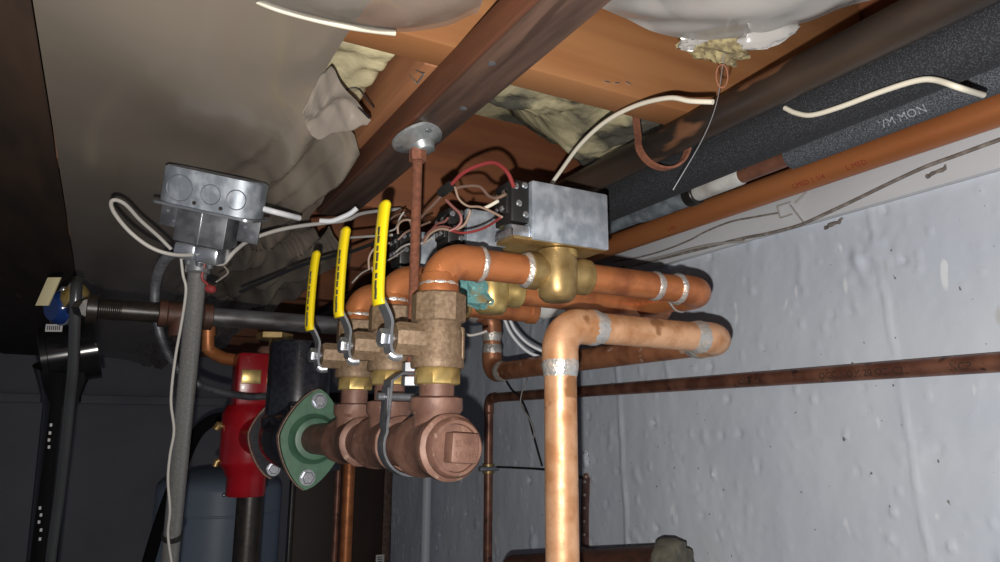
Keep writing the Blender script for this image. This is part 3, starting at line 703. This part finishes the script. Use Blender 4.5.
bv = [ball_valve(YS[0], 'nearest and largest bronze ball valve, yellow handle raised, just left of the front copper elbow')]
for y, lab in ((YS[1], 'middle of the three bronze ball valves, yellow handle raised'), (YS[2], 'farthest bronze ball valve, its yellow handle lowest and leftmost of three')):
    c = copy_tree(bv[0]); c.location.y = y; c.location.z += .005; c['label'] = lab; bv.append(c)

# =================================================================== ZONE RUNS AND VALVES
RZ = [1.846, 1.849, 1.850]
runlab = ['front copper run from the nearest ball valve through the front zone valve to the wall',
          'middle copper run from the middle ball valve through the corroded zone valve',
          'rear copper run from the farthest ball valve behind the other two']
for i, y in enumerate(YS):
    root = thing('copper_pipe', runlab[i], 'pipe', (AX,y,1.81), 'zone supply pipes')
    z = RZ[i]
    MB().lathe([(.0150,0),(.0180,.001),(.0180,.008),(.0172,.009),(.0172,.0175),(.0160,.019)], (AX,y,1.8135), (0,0,1), sq=10).build('adapter', COP, root)
    zvx = [.374, .364, .354][i]
    x1 = [.566, .615, .50][i]
    # vertical stub + elbow + horizontal to valve
    br = .0225; r = .0143
    a = arc((AX,y,z), V((0,0,1))*br, V((1,0,0))*br, 12)
    MB().tube([V((AX,y,z-br-.004))]+a+[V((AX+br+.018,y,z))], r*1.13, 32).build('elbow', COP, root)
    for p, q in (((AX,y,z-br-.0015), (0,0,-1)), ((AX+br+.018,y,z), (1,0,0)), ((zvx-.036,y,z), (-1,0,0))):
        mb = MB().lathe([(r*1.13,-.003),(r*1.13+.0011,-.001),(r*1.13+.0008,.0006),(r+.0006,.003)], p, q, 32); lumps(mb, .0006, 280); mb.build('solder_joint', SOLD, root)
    MB().cyl((AX+br,y,z), (zvx-.030,y,z), r, n=32).build('pipe_section', COP, root)
    MB().cyl((zvx+.030,y,z), (x1-br,y,z), r, n=32).build('pipe_section', COP, root)
    if i == 0:
        xj = oY(655, 290, y).x
        mb = MB().lathe([(r+.0001,-.004),(r+.0012,-.002),(r+.0016,.001),(r+.0002,.004)], (xj,y,z), (1,0,0), 32); lumps(mb, .0006, 280); mb.build('solder_joint', SOLD, root)
    if i < 2:
        a = arc((x1,y,z), V((1,0,0))*br, V((0,1,0))*br, 12); ext = .018
        MB().tube([a[0]-V((ext,0,0))]+a+[a[-1]+V((0,ext,0))], r*1.13, 32).build('elbow', COP, root)
        for p, q in ((a[0]-V((ext,0,0)), (-1,0,0)), (a[-1]+V((0,ext,0)), (0,1,0))):
            mb = MB().lathe([(r*1.13,-.003),(r*1.13+.0011,-.001),(r*1.13+.0008,.0006),(r+.0006,.003)], p, q, 32); lumps(mb, .0006, 280); mb.build('solder_joint', SOLD, root)
        MB().cyl((x1,y+br,z), (x1,[.674,.80][i],z), r, n=32).build('pipe_section', COP, root)
    else:
        MB().cyl((x1-br,y,z), (x1-br+.012,y,z), r*1.13, n=32, ch=.001).build('end_cap', COP, root)
def zone_valve(i, brass, boxlab):
    y = YS[i]; z = RZ[i]; x = [.374, .364, .354][i]
    root = thing('zone_valve', boxlab, 'valve', (x,y,z-.03), 'zone valves')
    mb = MB().lathe([(.0160,-.036),(.0178,-.034),(.0178,-.024),(.0160,-.021),(.0160,.021),(.0178,.024),(.0178,.034),(.0160,.036)], (x,y,z), (1,0,0), 32)
    mb.lathe([(.004,-.028),(.013,-.0275),(.0170,-.024),(.0190,-.017),(.0200,-.005),(.0200,.010),(.0185,.018),(.0185,.0215)], (x-.002,y-.003,z), (0,0,1), 32)
    mb.build('body', brass, root)
    MB().lathe([(.0150,0),(.0165,.0015),(.0165,.007),(.0150,.008)], (x+.001,y-.005,z+.0145), (0,0,1), 32).build('neck_ring', BRY, root)
    if i == 1:
        mb = MB().lathe([(.0162,-.040),(.0200,-.036),(.0205,-.020),(.0180,-.012),(.0165,-.008)], (x,y,z), (1,0,0), 40); lumps(mb, .0028, 130)
        mb2 = MB().ball((x-.020,y-.012,z-.016), .012, 24, (1.5,.9,.7)); lumps(mb2, .005, 140); mb.add(mb2.v, mb2.f)
        mb2 = MB().ball((x-.043,y-.008,z-.006), .013, 24, (1.3,1,1.1)); lumps(mb2, .004, 140, 3); mb.add(mb2.v, mb2.f)
        mb.build('corrosion_crust', TURQ, root)
    bx0, bx1, by0, by1, bz0, bz1 = x-.044, x+.043, y-.027, y+.030, z+.0225, z+.0800
    MB().bb((bx0-.001,by0+.002,bz0), (bx1-.002,by1-.002,bz0+.003)).bb((bx0-.018,by0+.003,bz0), (bx0-.001,by0+.036,bz0+.003)).build('mounting_plate', BRS, root)
    bxo = MB().bb((bx0,by0,bz0+.0005), (bx1,by1,bz1), .0018).build('actuator_cover', GALV, root)
    tray = MB().bb((bx0-.020,by0+.003,bz0+.003), (bx0-.0005,by0+.0045,bz0+.013), .0004); tray.bb((bx0-.020,by0+.003,bz0+.003),(bx0-.0185,by0+.036,bz0+.010), .0004); tray.build('tray_lip', CHR, root)
    MB().cyl((bx0-.010,by0+.020,bz0+.003), (bx0-.010,by0+.020,bz0+.016), .008, n=18).build('motor_gear', STLD, root)
    tb = MB().bb((bx0-.020,by0+.004,bz0+.016), (bx0-.0005,by0+.036,bz1-.001), .002)
    tb.bb((bx0-.023,by0+.008,bz0+.024), (bx0-.019,by0+.032,bz1-.008), .001)
    tb = tb.build('terminal_block', BLM, root)
    for (dx, dz) in ((-.006,.058),(-.0155,.056),(-.012,.040),(-.005,.030)):
        MB().lathe([(.0030,0),(.0032,.0008),(.0022,.0018)], (bx0+dx,by0+.004,bz0+dz-.006), (0,-1,0), 12).build('screw', CHR, tb)
    for (dy, dz) in ((.012,.044),(.026,.044),(.026,.030),(.016,.030)):
        MB().lathe([(.0030,0),(.0032,.0008),(.0022,.0018)], (bx0-.023,by0+dy,bz0+dz), (-1,0,0), 12).build('screw', CHR, tb)
    return root
zone_valve(0, BRS, 'front zone valve with clean brass body and large galvanised actuator box')
zone_valve(1, BRY, 'middle zone valve, brass body crusted with turquoise corrosion')
zone_valve(2, BRS, 'rear zone valve mostly hidden behind the threaded rod and wires')
# white capped pipe behind
root = thing('plastic_pipe', 'white plastic pipe end behind the front zone valve body', 'pipe', D(540,318,1.0))
c = D(546,302,1.0); d = (D(528,309,.96)-D(560,302,1.06)).normalized()
MB().lathe([(.022,-.03),(.023,0),(.023,.014),(.018,.020),(.010,.022)], c, d, 28).build('cap', WHT, root)
MB().cyl(c-d*.25, c-d*.03, .0195, n=24).build('pipe_section', CAST, root)
cable('white_cable', 'left strand of white cable pair dropping behind the large copper elbow', DZ((504,318,1.1),(510,332,1.1),(520,345,1.1),(532,354,1.1),(552,360,1.1)), .0026, CBW)
cable('white_cable', 'right strand of white cable pair dropping behind the large copper elbow', DZ((509,318,1.09),(515,330,1.09),(526,342,1.09),(540,350,1.09),(556,355,1.09)), .0026, CBW)
cable('white_cable', 'looped pale wire right of the nearest ball valve', DZ((458,317,.9),(460,328,.9),(468,335,.9),(478,334,.9),(487,331,.9)), .0018, CBG)

# =================================================================== HANGER ROD
root = thing('threaded_rod', 'rusty threaded rod hanging from the steel flange on the dark strap', 'rod', (.25,.633,1.74))
mb = MB(); n = 190; pts = [V((.25,.633,1.983 - k*(1.983-1.742)/(n*2))) for k in range(n*2+1)]
mb.tube(pts, [(.0050 if k % 2 else .0043) for k in range(len(pts))], 14); mb.build('rod', RUSTR, root)
MB().cyl((.25,.633,1.958), (.25,.633,1.970), .0086, sq=6).build('nut', RUSTR, root)
root = thing('ceiling_flange', 'round galvanised steel flange screwed to the dark strap, holding the rusty rod', 'flange', (.254,.633,1.98))
MB().lathe([(.0095,.019),(.0108,.018),(.0130,.011),(.0185,.0075),(.0255,.0055),(.0282,.0035),(.0285,.001),(.0275,0)][::-1], (.251,.635,1.9865), (.34,-.20,-1), 40).build('plate', mat('galvanised_cast', (.40,.43,.44), .38, .7, (.52,.55,.56), 90, .42, .62, .3, 200, .0006), root)
for a in (.7, 2.8, 4.6):
    MB().lathe([(.0032,0),(.0036,.001),(.0018,.002)], (.254+.022*math.cos(a),.633+.022*math.sin(a),1.9835-.0045+.0045*math.cos(a)-.0045*math.sin(a)), (.2,-.22,-1), 12).build('screw', STL, root)
root = thing('clevis_hanger', 'steel clevis band round the manifold between the first two tees, bolted at its top', 'hanger', (.25,.633,1.655))
pts = [(.25+math.cos(a)*.0268, .633, AZm+math.sin(a)*.0268) for a in [math.radians(-205+ k*11) for k in range(21)]]
pts = [(.25-.0245,.633,1.735)] + pts + [(.25+.0245,.633,1.735)]
MB().strip(pts, .016, .0022, (0,1,0)).build('band', STLD, root)
MB().strip([(.25-.025,.633,1.70),(.25-.022,.633,1.741),(.25-.012,.633,1.748),(.25+.012,.633,1.748),(.25+.022,.633,1.741),(.25+.025,.633,1.70)], .020, .0024, (0,1,0)).build('yoke', STLD, root)
MB().lathe([(.009,0),(.009,.008)], (.25,.633,1.7505), (0,0,1), sq=6).build('nut', STL, root)
MB().lathe([(.009,0),(.009,.008)], (.25,.633,1.7375), (0,0,1), sq=6).build('nut', STL, root)
MB().cyl((.25-.032,.633,1.727), (.25+.032,.633,1.727), .0035, n=12).build('cross_bolt', STL, root)

# =================================================================== THERMOSTAT WIRES
def wire(label, m, pts, r=.0011, name='control_wire'): return cable(name, label, DZ(*pts), r, m, 'wire', group='control wires of the zone valves')
wire('thick pinkish red wire arching into the top of the front terminal block', WRD, ((452,184,.66),(463,173,.65),(480,165,.64),(495,163,.63),(507,172,.62),(514,187,.615)), .0019)
wire('dull brown wire arching below the red one to the front terminal block', WBR, ((456,188,.66),(468,186,.65),(480,187,.64),(489,196,.63),(497,198,.62),(506,194,.615)), .0015)
wire('tan wire from the black splice down to the front terminal block', WTN, ((455,187,.66),(459,199,.655),(468,206,.65),(480,207,.64),(492,212,.63),(502,217,.62)), .0011)
wire('thin red and grey wire crossing in front of the middle actuator box', WRD, ((452,231,.66),(462,233,.655),(475,231,.65),(488,226,.64),(500,218,.62)), .0012)
wire('tan wire looping from the rusty rod to the middle actuator box', WTN, ((424,243,.70),(430,234,.69),(440,229,.68),(453,230,.67),(464,225,.665),(469,215,.66),(470,210,.66)), .0013)
wire('thick brown wire sweeping right from the rod under the middle terminals', WPK, ((424,240,.71),(431,231,.70),(441,227,.69),(452,229,.68),(459,232,.67)), .0016)
wire('red wire curling from the black splice over the middle terminals', WPK, ((446,200,.67),(453,207,.665),(460,214,.66),(461,222,.66),(456,228,.66),(449,231,.66)), .0014)
wire('brown wire from the black splice down behind the rusty rod', WBR, ((443,194,.68),(435,203,.69),(427,211,.70),(418,221,.72)), .0015)
wire('tan wire looping left of the rusty rod', WTN, ((398,234,.74),(398,226,.74),(402,221,.735),(409,220,.73),(416,224,.73)), .0012)
wire('small brown loop of wire left of the rod near the rear terminals', WBR, ((398,240,.75),(405,233,.75),(413,229,.745),(420,226,.74),(430,222,.73)), .0012)
wire('tan wire drooping between the second and third yellow handles', WTN, ((369,270,.8),(369,258,.8),(374,249,.8),(382,245,.8),(390,243,.8)), .0013)
wire('tan wire tail hanging down left of the third yellow handle', WTN, ((372,267,.8),(374,275,.8),(378,281,.8)), .0012)
wire('fine grey wire from the dark cable up to the rear terminals', CBG, ((380,238,.82),(388,232,.81),(396,228,.80),(400,218,.79),(404,212,.79)), .0010)
wire('brown wire tangle arching above the rear terminals', WBR, ((380,240,.82),(384,228,.82),(392,218,.81),(402,214,.8),(410,222,.79),(412,232,.79)), .0012)
wire('pink wire ending on the middle terminal block screws', WPK, ((430,232,.71),(437,224,.69),(444,222,.68),(448,218,.675)), .0011)
wire('grey wire crossing low behind the rusty rod', CBG, ((396,252,.78),(402,247,.77),(410,244,.76),(424,243,.75),(432,238,.74)), .0011)
wire('brown wire running left to right behind the third yellow handle', CBG, ((345,238,.90),(360,237,.88),(375,236,.86),(392,235,.84)), .0016)
wire('dusty wire rising from the rear copper elbow toward the terminals', CBO, ((352,283,.85),(362,273,.85),(376,266,.84),(392,258,.83),(404,250,.82)), .0011)
wire('short white wire end between the splice and the front terminals', CBL, ((485,208,.64),(491,205,.635),(498,201,.63)), .0016)
a = D(441,193,.675); b = D(452,185,.665)
o = MB().box((a+b)/2, ((b-a).length*1.2, .007, .007), (b-a).to_track_quat('X','Z').to_matrix(), .001).build('wire_splice', BLM)
tag(o, 'black wire splice where the red and brown wires join, above the middle box', 'connector')
cable('dark_cable', 'long dark cable crossing the plastic behind the yellow handles toward the wires',
      DZ((240,292,1.0),(270,279,.98),(300,266,.96),(330,257,.94),(350,252,.92),(372,244,.90),(398,234,.88)), .0022, WBK)

# =================================================================== JUNCTION BOX ON CONDUIT
root = thing('junction_box', 'galvanised round ended junction box with knockouts on top of the conduit', 'electrical box', D(217,212,.80))
C0 = D(215,194,.80)
ex = (D(266,207,.80)-D(168,186,.80)).normalized(); 
fwv = V((fw.x, fw.y, 0)).normalized()
ez = (uu*1.0 - ex*ex.dot(uu)).normalized(); ez = (ez + fw*(-.12)).normalized(); ez = (ez-ex*ez.dot(ex)).normalized(); ey = ez.cross(ex)
def stadium(hw, hd, r, n=6):
    pts = []
    for cx, cy, a0 in ((hw-r, hd-r, 0), (-hw+r, hd-r, 90), (-hw+r, -hd+r, 180), (hw-r, -hd+r, 270)):
        for k in range(n+1):
            a = math.radians(a0+90*k/n); pts.append((cx+r*math.cos(a), cy+r*math.sin(a)))
    return pts
HW, HD, HT = .054, .030, .019
cup = MB().prism(stadium(HW, HD, .024, 8), C0-ez*(HT-.002), ex, ey, ez, HT*2)
cup.prism(stadium(HW-.002, HD-.002, .022, 8), C0+ez*(HT+.002), ex, ey, ez, .0015)
cup.build('box_shell', GALV, root, ang=50)
lip = MB().prism(stadium(HW+.002, HD+.002, .010, 6), C0-ez*(HT+.001), ex, ey, ez, .0026); lip.build('rim', STL, root)
for cx, r_ in ((-.026,.0140),(.008,.0105),(.036,.0105)):
    ringp = [C0 + ex*(cx+math.cos(t)*r_) - ey*(HD+.0004) + ez*(.001+math.sin(t)*r_) for t in [2*PI*k/28 for k in range(29)]]
    MB().tube(ringp, .0006, 6).build('knockout', STL, root)
for cx in (-.008, .021):
    MB().lathe([(.0022,0),(.0022,.001)], C0+ex*cx-ey*(HD-.0002)-ez*.0115, -ey, 12).build('screw_hole', INK, root)
MB().box(C0-ex*(HW+.001)-ez*.004, (.003,.014,.016), Matrix((ex,ey,ez)).transposed(), .001).build('side_clip', CHR, root)
M_ = Matrix((ex,ey,ez)).transposed()
for s_ in (-1, 1):
    MB().box(C0+ex*(.044*s_)-ez*(HT+.014), (.024,.002,.026), M_, .0005).build('mounting_ear', STLD, root)
    for dx, dz in ((-.004,.010),(.004,.020)):
        MB().lathe([(.0016,0),(.0016,.001)], C0+ex*(.044*s_+dx)-ez*(HT+dz)-ey*.0012, -ey, 10).build('ear_screw', CHR, root)
root2 = thing('handy_box', 'dull steel utility box hung below the round ended junction box', 'electrical box', D(214,248,.80))
MB().box(C0-ez*(HT+.0195)-ey*.004-ex*.0, (.056,.040,.036), M_, .0012).build('box_shell', STLD, root2)
MB().box(C0-ez*(HT+.0195)-ey*.0250, (.0016,.002,.036), M_, .0004).build('divider', STL, root2)
for s_ in (-1, 1): MB().box(C0-ez*(HT+.047)-ey*.006+ex*(.0125*s_+.0), (.0235,.042,.018), M_, .003).build('cable_clamp', CHR, root2)
for s_ in (-1, 0, 1): MB().lathe([(.0045,0),(.004,.006),(.002,.007)], C0-ez*(HT+.056)+ex*(.012*s_)-ey*.012, -ez, 10).build('clamp_screw', STLD, root2)
# conduit down
root = thing('steel_conduit', 'galvanised steel conduit rising from below to the utility box, thin white wire on it', 'conduit', D(168,562,.86))
ca, cb = D(199,256,.81), D(166,600,.92)
MB().cyl(ca, cb, .0104, n=28).build('tube', GALC, root)
MB().cyl(ca.lerp(cb,.785), ca.lerp(cb,.80), .0122, n=28).build('black_tie', BLM, root)
MB().cyl(ca+V((0,0,.004)), ca-V((0,0,.02)), .0135, n=20, ch=.001).build('connector', STL, root)
cable('white_wire', 'thin white wire running down in front of the steel conduit', DZ((181,258,.80),(183,275,.80),(186,290,.80),(182,320,.81),(175,360,.82),(171,400,.83),(174,430,.84),(170,455,.845),(168,480,.85),(170,510,.86),(168,535,.87),(172,565,.88)), .0016, CBG)
cable('white_cable', 'loop of grey white cable standing out left of the junction boxes', DZ((202,252,.80),(190,255,.78),(170,254,.76),(150,247,.75),(130,232,.74),(115,214,.74),(111,203,.745),(116,200,.75),(126,205,.76),(140,220,.78),(158,236,.80),(171,249,.81)), .0021, CBG)
cable('white_cable', 'grey white cable from the utility box curving right toward the middle yellow handle', DZ((206,258,.80),(214,263,.80),(224,263,.81),(235,251,.82),(250,240,.84),(275,231,.86),(300,226,.88),(325,223,.90),(347,220,.92),(360,214,.94),(378,211,.97),(400,209,1.0)), .0024, CBG)
cable('white_cable', 'short thick white cable leaving the right end of the junction box', DZ((264,209,.80),(275,212,.80),(287,215,.81),(299,218,.83)), .0034, CBW)
cable('white_cable', 'cut end of thick white cable above the middle yellow handle', DZ((320,221,.86),(332,221,.86),(343,217,.86),(351,213,.86),(357,208,.86)), .0032, CBW)
o = cable('red_wire', 'short red wire under the utility box ending in a red wire nut', DZ((206,258,.80),(204,268,.80),(202,278,.80),(208,285,.80)), .0016, WRD, 'wire')
MB().lathe([(.0035,0),(.0052,.004),(.0045,.009),(.002,.011)], D(206,288,.80), rt*.95-uu*.2, 12).build('wire_nut', WRD, o)
cable('green_wire', 'small grey green wire beside the red wire nut', DZ((222,264,.81),(228,272,.81),(222,278,.81),(216,282,.81)), .0010, CBO, 'wire')
# armoured flexible conduit
def coil(pts, r, k=10):
    P = spline(pts, k); L = [0]
    for i in range(1, len(P)): L.append(L[-1]+(P[i]-P[i-1]).length)
    n_ = int(L[-1]/.0036); out = []; R = []; j = 0
    for q in range(n_*2+1):
        s_ = L[-1]*q/(n_*2)
        while j < len(L)-2 and L[j+1] < s_: j += 1
        t = (s_-L[j])/max(1e-9, L[j+1]-L[j]); out.append(P[j].lerp(P[j+1], t)); R.append(r if q % 2 else r*.74)
    return MB().tube(out, R, 14)
o = coil(DZ((188,250,.83),(172,254,.86),(162,264,.90),(156,282,.96),(155,305,1.0),(159,330,1.04),(167,352,1.06),(180,371,1.08),(200,385,1.12),(225,393,1.13),(250,397,1.14),(272,396,1.15)), .0062).build('flexible_conduit', STLD)
tag(o, 'dark armoured flexible conduit looping from the utility box to the red pump body', 'conduit')
o = coil(DZ((232,418,1.9),(214,420,1.9),(198,432,1.9),(186,455,1.9),(172,490,1.9),(158,530,1.9),(146,570,1.9)), .0165, 8).build('flexible_hose', BLM)
tag(o, 'thick black ribbed hose curving down behind the steel conduit', 'hose')

# =================================================================== IRON PIPE ACROSS THE LEFT
IY, IZ = 1.05, 1.847
root = thing('iron_pipe', 'horizontal iron pipe crossing the left half, black at one end, scuffed grey toward the valves', 'pipe', (.1,IY,IZ-.02))
pxX = lambda px: oY(px, 315, IY).x
MB().cyl((pxX(95),IY,IZ), (pxX(158),IY,IZ), .0132, n=28).build('black_nipple', IRON, root)
n_ = 12; xs = pxX(97)
MB().tube([V((xs+.0012*k, IY, IZ)) for k in range(2*n_)], [(.0140 if k % 2 else .0130) for k in range(2*n_)], 20).build('thread', IRON, root)
MB().lathe([(.0165,0),(.0185,.001),(.0185,.010),(.0165,.012),(.0165,.055),(.0185,.057),(.0185,.067),(.0165,.068)], (pxX(158),IY,IZ), (1,0,0), 32).build('tee', IRONR, root)
MB().cyl((pxX(183),IY,IZ), (pxX(183),IY,IZ-.030), .0165, n=24).build('tee_branch', IRONR, root)
MB().cyl((pxX(203),IY,IZ), (.40,IY,IZ), .0132, n=28).build('grey_length', IRONG, root)
MB().lathe([(.0150,0),(.018,.001),(.018,.012),(.0150,.013)], (pxX(86),IY,IZ), (1,0,0), 24).build('end_collar', IRON, root)

# relief valve, tag, clear tube, black cylinder
root = thing('relief_valve', 'shiny brass relief valve with blue disc at the left end of the iron pipe', 'valve', D(76,320,1.10))
c = D(74,300,1.10)
MB().lathe([(.010,0),(.020,.002),(.022,.012),(.020,.024),(.012,.034),(.006,.038)], c+uu*-.012, uu*1.0+rt*.15, 28).build('bonnet', BRY, root)
MB().lathe([(.004,0),(.022,.001),(.0255,.006),(.024,.014),(.018,.020)], c-rt*.018-uu*.012+fw*.004, -fw*.8-rt*.4, 32).build('blue_disc', BTR, root)
MB().lathe([(.0255,0),(.0275,.001),(.0275,.006),(.0255,.007)], c-rt*.018-uu*.012+fw*.006, -fw*.8-rt*.4, 32).build('disc_rim', CHR, root)
MB().cyl(c-uu*.012, V((pxX(90),IY,IZ)), .0130, sq=8).build('outlet', IRON, root)
for (dx, dy, s_) in ((.004,.022,.006),(.014,.018,.005),(-.010,.016,.005),(.016,.004,.005)):
    MB().ball(c+rt*dx+uu*dy-fw*.010, s_, 12).build('rivet', CHR, root)
a = D(54,279,1.07); b = D(43,304,1.07)
MB().box((a+b)/2, (.004,.021,.046), Matrix((-fw, rt*math.cos(-.40)+uu*math.sin(.0), ((a-b).normalized()))).transposed(), .0008).build('test_lever', TAG, root)
cable('clear_tube', 'dark glossy discharge tube dropping past the relief valve to the bottom left', DZ((77,281,1.035),(76,290,1.01),(75,320,1.01),(73,370,1.03),(70,400,1.05),(65,450,1.07),(59,500,1.09),(52,550,1.10),(48,590,1.11)), .0075, mat('clear_tube', (.075,.08,.085), .27, .35, spec=.8, coat=.3), 'tube', n=20)
root = thing('black_pipe_fitting', 'large glossy black plastic elbow with barcode sticker at the far left', 'pipe fitting', D(66,386,1.2))
ca, cb = D(42,358,1.20), D(98,349,1.24)
MB().lathe([(.048,0),(.052,.001),(.052,.010),(.050,.011),(.050,(cb-ca).length)], ca, cb-ca, 48).build('elbow_body', BLP, root)
mb = MB().lathe([(.045,0),(.036,.03),(.030,.05),(.030,.06)], D(64,366,1.21), D(61,400,1.215)-D(64,366,1.21), 32); mb.build('neck', BLP, root)
MB().cyl(D(62,380,1.21), D(38,600,1.27), .0245, n=32).build('drop_pipe', BLP, root)
for (x0, y0) in ((51,425),(50,433),(49,440),(49,447),(40,508),(41,515),(39,522),(41,530),(40,539)):
    MB().box(D(x0,y0,1.187+.0003*(y0-425)), (.0035,.001,.005)).build('pipe_print', PAP, root)
st = MB(); cc = D(54,328,1.155)
st.box(cc, (.026,.0012,.012), Matrix.Rotation(-.45,3,'Z')); sk = st.build('barcode_sticker', PAP, root)
for k in range(7):
    MB().box(cc+V((math.cos(-.45),math.sin(-.45),0))*(-.0095+.0031*k)-V((math.sin(.45),math.cos(.45),0))*.0009, (.0012,.0006,.007), Matrix.Rotation(-.45,3,'Z')).build('bar', INK, sk)
# dark pipes in the back left
for (x, y0_, lab) in ((0,0,0),):
    pass
